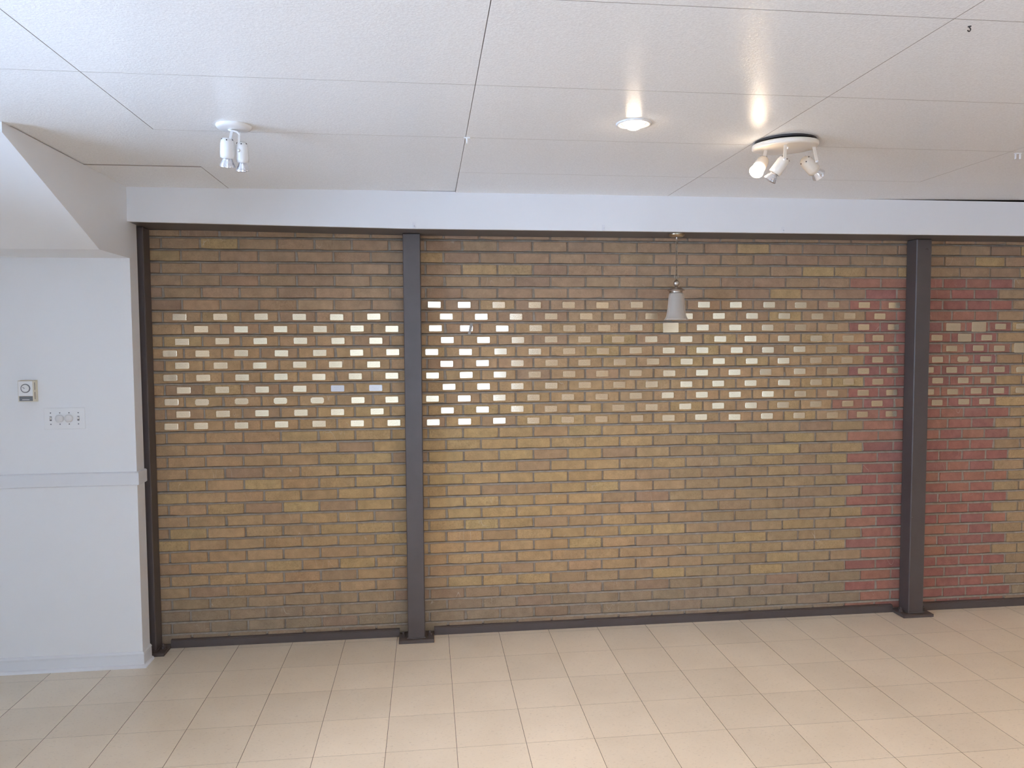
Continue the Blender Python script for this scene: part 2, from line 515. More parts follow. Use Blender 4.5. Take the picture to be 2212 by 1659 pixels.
for j in range(len(ys) - 1):
    for i in range(len(xs) - 1):
        xa, xb, ya, yb = xs[i], xs[i + 1], ys[j + 1], ys[j]
        if xb - xa < 0.02 or yb - ya < 0.02: continue
        o = inst('ceiling_panel', panel_mesh(xb - xa, yb - ya), ceiling, ((xa + xb) / 2, (ya + yb) / 2, ZC))
        cx = (xa + xb) / 2
        if j == 0 and 0.5 < cx < 1.2: o.location.z += 0.0035; o.rotation_euler = (0.002, -0.0045, 0)
        if j == 0 and 4.2 < cx < 5.0: o.location.z += 0.009; o.rotation_euler = (0.004, -0.011, 0)
        if j == 0 and cx > 5.0: o.location.z += 0.016
        if j == 1 and -0.5 < cx < 0.3: o.location.z += 0.003

# ------------------------------------------------------------------ white wall at the left with its sloped bulkhead
wl = MB()
wl.box((RX0, YW, 0), (X0, -0.150, 2.216))
wall_left = wl.build('wall_left', M['paint'], kind='structure')
YS0, YS1, ZS0, ZS1 = -1.415, -0.618, 2.546, 2.214
bk = MB()
bk.prism([(YS0, ZC), (YS0, ZS0), (YS1, ZS1), (YW + 0.0, ZS1 + 0.0005), (-0.150, ZS1 + 0.0005), (-0.150, ZC)], X0 - 0.0, RX0, axis=0)
bk.build('bulkhead', M['paint'], wall_left)
def wrap_profile(name, prof, kind='structure'):
    """profile [(out, z)] run along the white wall and mitred round its right end"""
    mb = MB(); n = len(prof); vs = []
    for (o_, z) in prof: vs.append((RX0, YW - o_, z))
    for (o_, z) in prof: vs.append((X0 + o_, YW - o_, z))
    for (o_, z) in prof: vs.append((X0 + o_, -0.150, z))
    fs = []
    for s_ in (0, n):
        for i in range(n - 1): fs.append((s_ + i, s_ + n + i, s_ + n + i + 1, s_ + i + 1))
    fs.append(tuple(range(2 * n, 3 * n)))
    mb.add(vs, fs)
    return mb.build(name, M['trim'], kind=kind)
wrap_profile('trim_1', [(0, 1.0015), (0.009, 1.0015), (0.014, 1.006), (0.014, 1.068), (0.010, 1.073), (0.0, 1.0745)], )['label'] = 'painted chair rail running across the white wall'
bbd = wrap_profile('baseboard_left', [(0, 0.086), (0.004, 0.085), (0.010, 0.076), (0.010, 0.071), (0.007, 0.068), (0.0085, 0.064), (0.0085, 0.016), (0, 0.016)])
sh = MB()
pr = [(0.0086, 0.016)] + [(0.0086 + 0.013 * math.sin(a * PI / 12), 0.016 * math.cos(a * PI / 12)) for a in range(1, 6)] + [(0.0216, 0.0)]
n = len(pr); vs = []
for (o_, z) in pr: vs.append((RX0, YW - o_, z))
for (o_, z) in pr: vs.append((X0 + o_, YW - o_, z))
for (o_, z) in pr: vs.append((X0 + o_, -0.150, z))
fs = [(s_ + i, s_ + n + i, s_ + n + i + 1, s_ + i + 1) for s_ in (0, n) for i in range(n - 1)]
sh.add(vs, fs, True)
sh.build('shoe_moulding', M['trim'], bbd)

# ------------------------------------------------------------------ fascia and dark soffit over the brick
XR = 8.95
def zsof(x): return 2.385 + max(0.0, min(1.0, (1.2 - x) / 1.48)) * 0.020
fa = MB()
top = ZC - 0.0005
poly = [(X0, zsof(X0)), (1.2, zsof(1.2)), (XR, 2.385), (XR, top), (X0, top + 0.006)]
vs = [(x, YF, z) for x, z in poly] + [(x, YF + 0.022, z) for x, z in poly]
k = len(poly)
fa.add(vs, [tuple(range(k)), tuple(range(2 * k - 1, k - 1, -1))] + [(i, k + i, k + (i + 1) % k, (i + 1) % k) for i in range(k)])
fa.build('trim_2', M['fascia'], kind='structure', label='white fascia board above the brick wall')
so = MB()
pts = [-0.42, X0, 1.2, XR]
for xa, xb in zip(pts[:-1], pts[1:]):
    za, zb = zsof(xa) + 0.001, zsof(xb) + 0.001
    so.add([(xa, YF + 0.021, za), (xb, YF + 0.021, zb), (xb, 0.10, zb), (xa, 0.10, za),
            (xa, YF + 0.021, za + 0.03), (xb, YF + 0.021, zb + 0.03), (xb, 0.10, zb + 0.03), (xa, 0.10, za + 0.03)],
           [(3, 2, 1, 0), (4, 5, 6, 7), (0, 1, 5, 4), (2, 3, 7, 6), (1, 2, 6, 5), (3, 0, 4, 7)])
so.build('trim_3', M['soffit'], kind='structure', label='dark painted steel soffit under the white fascia')

# ------------------------------------------------------------------ dark sill angles at the foot of the brick
segs = [(POSTS[0] + 0.152, POSTS[1] - 0.052), (POSTS[1] + 0.154, POSTS[2] - 0.052), (POSTS[2] + 0.154, XR)]
for q, (xa, xb) in enumerate(segs):
    mb = MB()
    mb.prism([(-0.020, 0.0), (-0.020, 0.041), (-0.0165, 0.0435), (-0.0165, 0.0470), (0.004, 0.0495), (0.012, 0.0495), (0.012, 0.0)], xa, xb, axis=0)
    mb.build('trim_%d' % (4 + q), M['steel'], kind='structure',
             label=('dark steel sill under the left brick bay', 'dark steel sill under the wide middle brick bay', 'dark steel sill under the right brick bay')[q])

# ------------------------------------------------------------------ brick wall: mortar bed and bricks, one piece of the setting per bay
BAYS = [(-0.42, POSTS[1] + 0.05), (POSTS[1] + 0.05, POSTS[2] + 0.05), (POSTS[2] + 0.05, XR)]
BN = ['wall_brick_left', 'wall_brick_middle', 'wall_brick_right']
ZTOP = 2.404
walls = []
for (xa, xb), nm in zip(BAYS, BN):
    mb = MB(); prof = [(0.011, 0.0)]
    for kk in range(34, -1, -1):
        z = ZK(kk)
        if z - 0.011 > 0: prof += [(0.0085, z - 0.0144), (0.0022, z - 0.0134)]
        prof += [(0.0062, z - 0.0040), (0.0170, z - 0.0012), (0.0085, z + 0.0008)]
    prof.append((0.0085, ZTOP + 0.02))
    n = len(prof)
    # fine steps along x let the mortar wander a little
    m = max(2, int((min(xb, 6.6) - xa) / 0.11)); vs = []
    cols = [xa + (min(xb, 6.6) - xa) * i / m for i in range(m + 1)] + ([xb] if xb > 6.6 else [])
    for x in cols:
        for (y, z) in prof: vs.append((x, y + random.uniform(-0.0009, 0.0009), z + random.uniform(-0.0010, 0.0010)))
    fs = []
    for i in range(len(cols) - 1):
        for j in range(n - 1): fs.append((i * n + j, (i + 1) * n + j, (i + 1) * n + j + 1, i * n + j + 1))
    mb.add(vs, fs)
    mb.box((xa, 0.03, 0), (xb, 0.12, ZTOP + 0.02))
    walls.append(mb.build(nm, M['mortar'], kind='structure'))

def outline(w_, h_, rnd, chip):
    a, b = w_ / 2, h_ / 2; j = 0.0016
    r = lambda s=1.0: rnd.uniform(-j, j) * s
    pts = [(-a, -b + 0.003), (-a + 0.003, -b)]
    nb = 3
    for i in range(1, nb): pts.append((-a + w_ * i / nb, -b + r()))
    pts += [(a - 0.003, -b), (a, -b + 0.003), (a + r(.6), b - 0.002), (a - 0.002, b)]
    for i in range(nb - 1, 0, -1): pts.append((-a + w_ * i / nb, b + r()))
    pts += [(-a + 0.002, b), (-a + r(.6), b - 0.002)]
    if chip:
        q = rnd.choice((0, 1, 4, 5)); s = rnd.uniform(0.002, 0.006)
        x, z = pts[q]; pts[q] = (x * (1 - s / a), z * (1 - s / b))
    return pts
def brick_geo(mb, w_, h_, seed, loc=(0, 0, 0), chip=False):
    rnd = random.Random(seed); pts = outline(w_, h_, rnd, chip); n = len(pts); c = 0.0026
    fx, fz = 1 - 2 * c / w_, 1 - 2 * c / h_; X, Y, Z = loc
    tl, tz = rnd.uniform(-0.0006, 0.0006), rnd.uniform(-0.0006, 0.0006)
    vs = [(X + x, Y + 0.028, Z + z) for x, z in pts] + [(X + x, Y + c * 0.9, Z + z) for x, z in pts] + \
         [(X + x * fx, Y + tl * x / w_ + tz * z / h_, Z + z * fz) for x, z in pts]
    fs = [tuple(range(2 * n, 3 * n))]
    for k_ in (0, n):
        for i in range(n):
            j = (i + 1) % n; fs.append((k_ + i, k_ + j, k_ + n + j, k_ + n + i))
    mb.add(vs, fs)
BM = {}
def brick_mesh(w_, h_, var):
    key = (round(w_, 3), round(h_, 4), var)
    if key not in BM:
        mb = MB(); brick_geo(mb, key[0], key[1], hash((int(key[0] * 1000), var)) & 0xffff, chip=var % 3 == 0)
        BM[key] = mb.mesh('brick', M['brick'])
    return BM[key]

REDS = [(0.350, 0.155, 0.118), (0.325, 0.142, 0.115), (0.360, 0.175, 0.122), (0.315, 0.145, 0.120)]
def lerp3(a, b, f): return tuple(p * (1 - f) + q * f for p, q in zip(a, b))
def sst(e0, e1, x):
    u = max(0.0, min(1.0, (x - e0) / (e1 - e0))); return u * u * (3 - 2 * u)
def colour(x, z, red, rnd):
    if red:
        b = rnd.choice(REDS); sp = rnd.uniform(0, 0.1)
    else:                                    # base tone drifts with height and along the wall, greyer near the floor
        b = (0.470, 0.305, 0.185)
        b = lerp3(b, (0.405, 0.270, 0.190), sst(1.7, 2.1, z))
        b = lerp3(b, (0.490, 0.325, 0.175), sst(0.35, 0.7, z) * (1 - sst(1.25, 1.6, z)) * sst(0.3, 1.0, x) * (1 - sst(2.0, 3.0, x)))
        b = lerp3(b, (0.400, 0.278, 0.180), sst(2.3, 3.2, x) * (1 - sst(1.1, 1.4, z)))
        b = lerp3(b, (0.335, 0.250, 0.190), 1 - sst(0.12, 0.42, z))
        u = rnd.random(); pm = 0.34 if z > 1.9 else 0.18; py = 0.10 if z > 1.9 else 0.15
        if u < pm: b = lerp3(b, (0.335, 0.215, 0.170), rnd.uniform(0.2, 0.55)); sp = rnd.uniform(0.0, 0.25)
        elif u < pm + py and z > 0.3: b = lerp3(b, (0.49, 0.340, 0.185), rnd.uniform(0.4, 0.9)); sp = rnd.uniform(0.55, 1.0)
        else: sp = rnd.uniform(0.1, 0.75)
    s = rnd.uniform(0.945, 1.055)
    if not red: b = (b[0] * 0.92, b[1] * 0.915, b[2] * 0.80)
    return tuple(min(1, q * s * rnd.uniform(0.98, 1.02)) for q in b) + (sp,)

rb = random.Random(21)
bricks = []                                  # (bay, x centre, z centre, width, height, y, colour)
JX, JZ = 0.0115, 0.0132
def put(xa, xb, k_, red):
    z0 = ZK(k_); z1 = z0 + CH - JZ
    if k_ == 34: z0 = max(z0, 0.02)
    z1 = min(z1, ZTOP)
    xa += JX / 2; xb -= JX / 2
    if xb - xa < 0.012 or z1 - z0 < 0.006: return
    xc = (xa + xb) / 2; zc = (z0 + z1) / 2 + rb.uniform(-0.0008, 0.0008)
    y = rb.uniform(-0.0010, 0.0012) + (0.0045 if red else 0.0)
    bay = 0 if xc < BAYS[0][1] else 1 if xc < BAYS[1][1] else 2
    bricks.append((bay, xc, zc, xb - xa, z1 - z0, y, colour(xc, zc, red, rb)))
for k_ in range(0, 35):
    off = 0.0 if k_ % 2 else 0.5
    joints = []
    rl = rr = None
    if k_ >= 4:
        rl = (19 if k_ % 2 else 18.5) * P
        if k_ == 15: rl = 18 * P
        rr = 4.952 if k_ % 2 else 5.054
        if k_ == 33: rr = 5.10
    a = -0.42; i = -2
    edges = [-0.42]
    x = (i + off) * P
    xend = 6.6
    lim = rl if rl else xend
    while x < lim - 0.03:
        if x > -0.40: edges.append(x + rb.uniform(-0.003, 0.003))
        x += P
    if rl is None:
        edges.append(xend)
        for u, v in zip(edges[:-1], edges[1:]): put(u, v, k_, False)
    else:
        edges.append(rl)
        for u, v in zip(edges[:-1], edges[1:]): put(u, v, k_, False)
        e2 = [rl]; x = rl + P
        while x < 4.62: e2.append(x + rb.uniform(-0.003, 0.003)); x += P
        rem = rr - e2[-1]; nn = max(1, round(rem / 0.17))
        for q in range(1, nn): e2.append(e2[-1] + rem / nn + rb.uniform(-0.006, 0.006))
        e2.append(rr)
        for u, v in zip(e2[:-1], e2[1:]): put(u, v, k_, True)
        e3 = [rr]; x = rr + P * (0.86 if k_ % 3 else 1.0)
        while x < xend - 0.03: e3.append(x + rb.uniform(-0.003, 0.003)); x += P
        e3.append(xend)
        for u, v in zip(e3[:-1], e3[1:]): put(u, v, k_, False)

for bay in range(3):
    mine = [b for b in bricks if b[0] == bay]
    mine.sort(key=lambda b: (0 if b[1] < 5.25 else 1, (Vector((b[1], 0, b[2])) - CAMP).length * (1 if b[3] > 0.15 else 1.15)))
    single, rest_b = mine[:300], mine[300:]
    far = [b for b in single if b[1] > 5.6]
    single = [b for b in single if b[1] <= 5.6]; rest_b += far
    for b in single:
        var = rb.randrange(9)
        o = inst('brick', brick_mesh(b[3], b[4], var) if b[3] < 0.195 or b[3] > 0.208 else brick_mesh(0.202, b[4], var), walls[bay], (b[1], b[5], b[2]))
        if 0.195 <= b[3] <= 0.208: o.scale.x = b[3] / 0.202
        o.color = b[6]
    if rest_b:
        mb = MB(); cols = []
        for i, b in enumerate(rest_b):
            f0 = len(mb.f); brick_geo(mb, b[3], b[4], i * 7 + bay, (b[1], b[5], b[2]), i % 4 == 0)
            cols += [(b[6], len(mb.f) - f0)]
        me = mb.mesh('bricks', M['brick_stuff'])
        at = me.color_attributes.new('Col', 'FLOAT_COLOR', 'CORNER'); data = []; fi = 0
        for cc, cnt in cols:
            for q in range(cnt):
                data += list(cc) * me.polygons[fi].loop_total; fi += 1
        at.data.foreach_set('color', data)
        inst('bricks', me, walls[bay], kind='stuff')

vb = MB(); vb.box((RX0, 0.121, -0.06), (RX1, 0.16, ZC + 0.2)); vb.build('wall_back', M['backing'], kind='structure')  # unseen dark board added to stop sky light leaking in over the brick

# ------------------------------------------------------------------ steel posts
def post(x, label):
    root = empty('steel_post', (x + 0.05, -0.05, 0), label, 'post', 'dark steel posts along the brick wall')
    mb = MB(); mb.box((-0.0505, -0.0525, 0.019), (0.0505, 0.0480, 2.384 + (0.02 if x < 0 else 0)), 0.0045)
    mb.build('column', M['steel'], root)
    mb = MB(); mb.box((-0.1025, -0.083, 0.0), (0.1025, 0.049, 0.019), 0.002)
    mb.build('base_plate', M['steel'], root)
    mb = MB(); mb.tube([(-0.054, -0.0545, 0.0215), (0.054, -0.0545, 0.0215)], 0.0042, 6)
    mb.tube([(-0.0535, -0.054, 0.0215), (-0.0535, 0.045, 0.0215)], 0.0042, 6)
    mb.tube([(0.0535, -0.054, 0.0215), (0.0535, 0.045, 0.0215)], 0.0042, 6)
    mb.build('weld_bead', M['steel'], root)
    for sx in (-1, 1):
        mb = MB()
        mb.lathe([(0.0155, 0.019), (0.0155, 0.0215)], 14, (sx * 0.077, -0.015, 0), cap1=True, smooth=False)
        mb.lathe([(0.0118, 0.0215), (0.0118, 0.032), (0.0095, 0.0335)], 6, (sx * 0.077, -0.015, 0), cap1=True, smooth=False)
        mb.lathe([(0.0060, 0.033), (0.0060, 0.046), (0.005, 0.0475)], 10, (sx * 0.077, -0.015, 0), cap1=True)
        mb.build('bolt', M['steel'], root)
    return root
post(POSTS[0], 'dark brown steel post against the end of the white wall')
post(POSTS[1], 'dark brown steel post between the left and middle brick bays')
p3 = post(POSTS[2], 'dark brown steel post beside the red brick patch')
for (x, z) in ((-0.045, 0.64), (0.018, 2.32)):
    mb = MB(); mb.lathe([(0.0075, 0), (0.0065, 0.003), (0.003, 0.004)], 12, (x, -0.0525, z), (0, -1, 0), cap1=True)
    mb.build('screw', M['steel'], p3)

# ------------------------------------------------------------------ brass plaques
B1 = {
  7:[-0.121,0.103,0.33,0.544,0.756,0.969], 8:[-0.004,0.216,0.437,0.661,0.872,1.073],
  9:[-0.111,0.111,0.322,0.548,0.761,0.979], 10:[-0.179,-0.001,0.214,0.439,0.656,0.867,1.076],
  11:[-0.114,0.098,0.316,0.541,0.745,0.964], 12:[-0.181,0.0,0.216,0.433,0.648,0.857,1.069],
  13:[-0.109,0.103,0.326,0.539,0.754,0.974], 14:[-0.178,-0.011,0.209,0.427,0.637,0.87,1.067],
  15:[-0.116,0.104,0.322,0.542,0.751,0.98], 16:[-0.184,-0.02,0.205,0.431,0.644,0.864,1.077]}
B2 = {
  6:[1.322,1.499,1.705,1.922,2.129,2.337,2.551,2.975,3.18,3.396,3.603,3.819,4.029,4.232],
  7:[1.392,1.6,1.808,2.021,2.236,2.446,2.643,2.866,3.071,3.286,3.496,3.714,3.929,4.136],
  8:[1.327,1.511,1.725,1.927,2.133,2.348,2.548,2.765,2.969,3.177,3.388,3.604,3.813,4.028,4.229],
  9:[1.397,1.612,1.819,2.021,2.225,2.434,2.642,2.864,3.081,3.277,3.495,3.709,3.922,4.127],
  10:[1.304,1.504,1.714,1.921,2.132,2.34,2.545,2.753,2.967,3.189,3.392,3.599,3.808,4.029,4.23],
  11:[1.392,1.605,1.815,2.024,2.225,2.445,2.654,2.867,3.074,3.287,3.495,3.709,3.917,4.127],
  12:[1.307,1.507,1.709,1.92,2.131,2.336,2.544,2.757,2.966,3.176,3.379,3.603,3.82,4.032,4.229],
  13:[1.404,1.61,1.814,2.021,2.227,2.443,2.646,2.866,3.071,3.281,3.501,3.713,3.929,4.131],
  14:[1.305,1.494,1.705,1.912,2.123,2.332,2.546,2.748,2.966,3.18,3.395,3.609,3.823,4.033,4.228],
  15:[1.393,1.603,1.813,2.018,2.227,2.436,2.646,2.86,3.072,3.285,3.496,3.713,3.927,4.129],
  16:[1.308,1.495,1.704,1.911,2.122,2.331,2.555,2.754,2.962,3.179,3.391,3.604,3.825,4.03,4.227]}
B3 = {
  8:[4.642,4.82,4.973,5.118], 9:[4.53,4.722,4.877,5.032], 10:[4.634,4.82,4.968,5.118],
  11:[4.537,4.714,4.874,5.034], 12:[4.475,4.638,4.812,4.972,5.128], 13:[4.542,4.72,4.879,5.038],
  14:[4.481,4.648,4.813,4.973,5.128], 15:[4.542,4.728,4.874,5.047]}
ORD = ['first', 'second', 'third', 'fourth', 'fifth', 'sixth', 'seventh', 'eighth', 'ninth', 'tenth', 'eleventh',
       'twelfth', 'thirteenth', 'fourteenth', 'fifteenth']
def plaque_mesh(w_, h_, style, mat):
    a, b, d = w_ / 2, h_ / 2, 0.0016
    if style == 'square': pts = [(-a, -b), (a, -b), (a, b), (-a, b)]
    else:
        r = 0.0048 if style == 'round' else 0.0085; pts = []
        for (sx, sz, a0) in ((1, -1, -90), (1, 1, 0), (-1, 1, 90), (-1, -1, 180)):
            for q in range(4):
                t_ = math.radians(a0 + q * 30)
                if style == 'round': pts.append((sx * (a - r) + r * math.cos(t_), sz * (b - r) + r * math.sin(t_)))
                else:            # scooped corner
                    t2 = math.radians(a0 + 180 + (90 - q * 30)); rr_ = 0.0065
                    pts.append((sx * a + rr_ * math.cos(t2 - PI / 2 + PI / 2), sz * b + rr_ * math.sin(t2)))
    n_ = len(pts); f_ = (a - 0.0012) / a; g_ = (b - 0.0012) / b
    mb = MB()
    vs = [(x, 0.0030, z) for x, z in pts] + [(x, -d + 0.0004, z) for x, z in pts] + [(x * f_, -d, z * g_) for x, z in pts]
    fs = [tuple(range(2 * n_, 3 * n_))]
    for k2 in (0, n_):
        for i in range(n_):
            j = (i + 1) % n_; fs.append((k2 + i, k2 + j, k2 + n_ + j, k2 + n_ + i))
    mb.add(vs, fs)
    return mb.mesh('name_plaque', mat)
QM = {}
rp = random.Random(5)
for bay, rows, nm in ((0, B1, 'left'), (1, B2, 'middle'), (2, B3, 'right')):
    for ri, kk in enumerate(sorted(rows)):
        for ci, x in enumerate(rows[kk]):
            w_, h_, st, mt, adj = 0.0762, 0.0366, 'round', 'plaque', 'small brass plaque'
            if bay == 0 and ((kk == 7 and ci == 0) or (kk == 8 and ci < 4)): st = 'square'; adj = 'square-cornered brass plaque'
            if bay == 0 and kk == 9 and ci < 2: st = 'square'; adj = 'square-cornered brass plaque'
            if bay == 0 and kk == 14 and 1 <= ci <= 4: st = 'notch'; adj = 'scoop-cornered brass plaque'
            if bay == 2 and kk == 11 and ci == 1: st = 'notch'; adj = 'scoop-cornered brass plaque'
            if bay == 0 and kk == 13 and ci >= 4: mt = 'plaque_silver'; adj = 'silver plaque'
            dz = 0.0
            if bay == 1 and kk == 8 and ci == 7: w_, h_, st, adj = 0.098, 0.060, 'round', 'large brass plaque under pendant lamp'; dz = 0.002
            if bay == 2:
                if kk == 8 and ci == 0: w_, h_, adj = 0.102, 0.050, 'wide brass plaque'
                if kk == 8 and ci == 1: w_, h_, adj = 0.100, 0.063, 'large tall brass plaque'
                if kk == 9 and ci == 1: w_, h_, adj = 0.093, 0.052, 'large brass plaque'
                if kk == 10 and ci == 3: w_, h_, adj = 0.098, 0.063, 'large tall brass plaque'
            key = (w_, h_, st, mt)
            if key not in QM: QM[key] = plaque_mesh(w_, h_, st, M[mt])
            red = 3.93 < x < 5.05 and bay > 0
            yb = 0.0030 if red else -0.0019
            lab = '%s, %s from left in %s row of %s bay' % (adj, ORD[ci], ORD[ri], nm)
            o = inst('name_plaque', QM[key], None, (x, yb, ZK(kk) + (CH - JZ) / 2 + dz + rp.uniform(-0.0018, 0.0018)),
                     label=lab, cat='plaque', group='brass plaques on the brick wall')
            o.rotation_euler = (rp.gauss(0, 0.006), rp.uniform(-0.012, 0.012), rp.gauss(0, 0.010))
# strip of clear tape left hanging over one plaque
mb = MB()
pts = [(0.010, -0.0005, 0.030), (0.006, -0.0030, 0.012), (0.001, -0.0034, -0.012), (-0.006, -0.006, -0.036)]
for side in (0,):
    vs = []
    for (x, y, z) in pts: vs += [(x - 0.0085, y, z), (x + 0.0085, y, z), (x + 0.0085, y + 0.0003, z), (x - 0.0085, y + 0.0003, z)]
    fs = []
    for i in range(len(pts) - 1):
        for q in range(4): fs.append((i * 4 + q, i * 4 + (q + 1) % 4, i * 4 + 4 + (q + 1) % 4, i * 4 + 4 + q))
    fs += [(0, 3, 2, 1), (12, 13, 14, 15)]
    mb.add(vs, fs)
o = mb.build('tape_strip', M['tape'], label='strip of clear tape hanging over a bright plaque', cat='tape')
o.location = (1.532, -0.0018, ZK(8) + 0.0295)

# ------------------------------------------------------------------ clear hooks on the fascia
for x, lab in ((1.215, 'tiny clear hook on the fascia above the post'),
               (2.278, 'tiny clear hook on the fascia left of the pendant lamp'),
               (3.345, 'tiny clear hook on the fascia right of the pendant lamp')):
    root = empty('fascia_hook', (x, YF, 2.402), lab, 'hook', 'clear hooks on the fascia')
    mb = MB(); mb.box((-0.009, -0.002, -0.015), (0.009, 0.0, 0.018), 0.0008); mb.build('back_plate', M['clip_prong'], root)
    mb = MB(); mb.tube([(0, -0.002, 0.0), (0, -0.007, -0.006), (0, -0.011, -0.005), (0, -0.012, 0.002)], 0.0018, 6)
    mb.build('prong', M['clip_prong'], root)

# ------------------------------------------------------------------ ceiling clips and cup hook
root = empty('ceiling_clip', (1.448, -1.366, ZC), 'white T-shaped clip at the ceiling joint left of centre', 'clip')
mb = MB(); mb.box((-0.013, -0.004, -0.0045), (0.013, 0.004, 0.0005), 0.001); mb.build('cross_bar', M['white_plastic'], root)
mb = MB(); mb.lathe([(0.0042, -0.0045), (0.0036, -0.012), (0.0020, -0.026)], 8, cap1=True); mb.build('peg', M['white_plastic'], root)
root = empty('ceiling_clip', (3.908, -1.338, ZC), 'pale plastic clip at the far right ceiling joint', 'clip')
mb = MB(); mb.box((-0.014, -0.006, -0.004), (0.014, 0.006, 0.0005), 0.001); mb.build('cross_bar', M['clip'], root)
for sx in (-1, 1):
    mb = MB(); mb.box((sx * 0.011 - 0.003, -0.003, -0.026), (sx * 0.011 + 0.003, 0.003, -0.004), 0.001); mb.build('leg', M['clip'], root)
root = empty('cup_hook', (2.722, -2.545, ZC), 'small dark screw hook in the ceiling at upper right', 'hook')
mb = MB(); mb.lathe([(0.0045, 0.0005), (0.0045, -0.001), (0.003, -0.0018)], 12, cap1=True); mb.build('rosette', M['dark'], root)
mb = MB()
mb.tube([(0, 0, -0.001), (0, 0, -0.004)] + [(0.0042 * math.sin(a), 0.002 * math.sin(a / 2), -0.0082 + 0.0042 * math.cos(a)) for a in [0.3 + i * 0.42 for i in range(11)]], 0.0016, 6)
mb.build('hook_wire', M['dark'], root)

# ------------------------------------------------------------------ recessed downlights
def downlight(x, y, energy, label, group='recessed ceiling downlights'):
    root = empty('recessed_light', (x, y, ZC), label, 'light', group)
    mb = MB(); mb.lathe([(0.068, 0.001), (0.0675, -0.003), (0.062, -0.0055), (0.052, -0.0045), (0.047, 0.001)], 36)
    mb.build('trim_ring', M['white_metal'], root)
    mb = MB(); mb.lathe([(0.047, 0.001), (0.046, -0.001), (0.034, 0.008), (0.0335, 0.011)], 30); mb.build('baffle', M['chrome'], root)
    mb = MB(); mb.lathe([(0.001, -0.024), (0.014, -0.0225), (0.025, -0.017), (0.0325, -0.006), (0.034, 0.0100)], 24, cap0=True)
    mb.build('bulb', M['lit2'], root)
    ld = bpy.data.lights.new('downlight_lamp', 'SPOT'); ld.energy = energy; ld.color = LAMP
    ld.spot_size = math.radians(118); ld.spot_blend = 0.9; ld.shadow_soft_size = 0.03
    lo = bpy.data.objects.new('downlight_lamp', ld); link(lo); lo.parent = root; lo.location = (0, 0, -0.03)
    return root
LP = 42.0
downlight(2.071, -1.612, LP, 'lit recessed ceiling downlight left of the triple spotlight')
# further downlights of the same row and the row behind the camera, out of the picture
for (x, y), q_ in zip(((5.15, -1.55), (0.95, -3.05), (3.9, -3.3), (6.6, -3.3), (3.59, -5.3), (-1.12, -4.7)), ('near the red brick patch', 'behind the double spotlight', 'behind the triple spotlight', 'furthest to the right', 'by the rear right window', 'in the rear left corner')):
    downlight(x, y, LP, 'lit recessed ceiling downlight outside the view, ' + q_)

# ------------------------------------------------------------------ spotlights on the ceiling
def frame_from(axis):
    return Vector((0, 0, -1)).rotation_difference(Vector(axis).normalized())
def lamp_head(root, top, bot, rad, lit, body_mat):
    """can-shaped head from top to bot (world-relative to root) with its reflector bulb"""
    top, bot = Vector(top), Vector(bot); ax = (bot - top).normalized(); L = (bot - top).length
    mb = MB()
    mb.lathe([(0.001, 0), (rad * 0.62, 0.0015), (rad * 0.86, 0.009), (rad * 0.97, 0.022), (rad, L * 0.8), (rad, L), (rad * 0.93, L), (rad * 0.90, L - 0.012)], 28, top, ax)
    head = mb.build('lamp_head', body_mat, root)
    u = ax.orthogonal().normalized(); v = ax.cross(u)
    for i in range(5):
        a = 2 * PI * i / 5 + 0.4
        p = top + ax * 0.0065 + (u * math.cos(a) + v * math.sin(a)) * rad * 0.74
        mb = MB(); mb.lathe([(0.0026, 0.0), (0.0026, 0.002)], 8, p - ax * 0.0005, ((u * math.cos(a) + v * math.sin(a)) * 0.7 - ax), cap1=True, smooth=False)
        mb.build('vent_hole', M['dark'], head)
    mb = MB()
    mb.lathe([(rad * 0.55, L - 0.014), (rad * 0.62, L + 0.003), (rad * 0.80, L + 0.013), (rad * 1.08, L + 0.029), (rad * 1.10, L + 0.033)], 28, top, ax)
    bulb = mb.build('bulb', M['lit'] if lit else M['reflector'], root)
    mb = MB(); mb.lathe([(rad * 1.10, L + 0.033), (rad * 0.8, L + 0.0360), (0.001, L + 0.0375)], 28, top, ax)
    mb.build('lens', M['lit'] if lit else M['reflector'], bulb)
    return top + ax * (L + 0.036), ax
def arm(root, a, b, mat, wdt=0.013):
    a, b = Vector(a), Vector(b); t = (b - a).normalized(); s = t.cross(Vector((0, 1, 0))).normalized(); n_ = t.cross(s)
    vs = []
    for p in (a, b):
        for (i, j) in ((-1, -1), (1, -1), (1, 1), (-1, 1)): vs.append(p + s * wdt / 2 * i + n_ * 0.0013 * j)
    mb = MB(); mb.add(vs, [(0, 1, 2, 3), (7, 6, 5, 4)] + [(q, q + 4, (q + 1) % 4 + 4, (q + 1) % 4) for q in range(4)])
    o_ = mb.build('arm', mat, root)
    mb = MB(); mb.lathe([(0.0055, -0.004), (0.0055, 0.001), (0.004, 0.003)], 12, b, (0, -1, 0), cap1=True)
    mb.build('pivot_screw', M['white_metal'], o_)

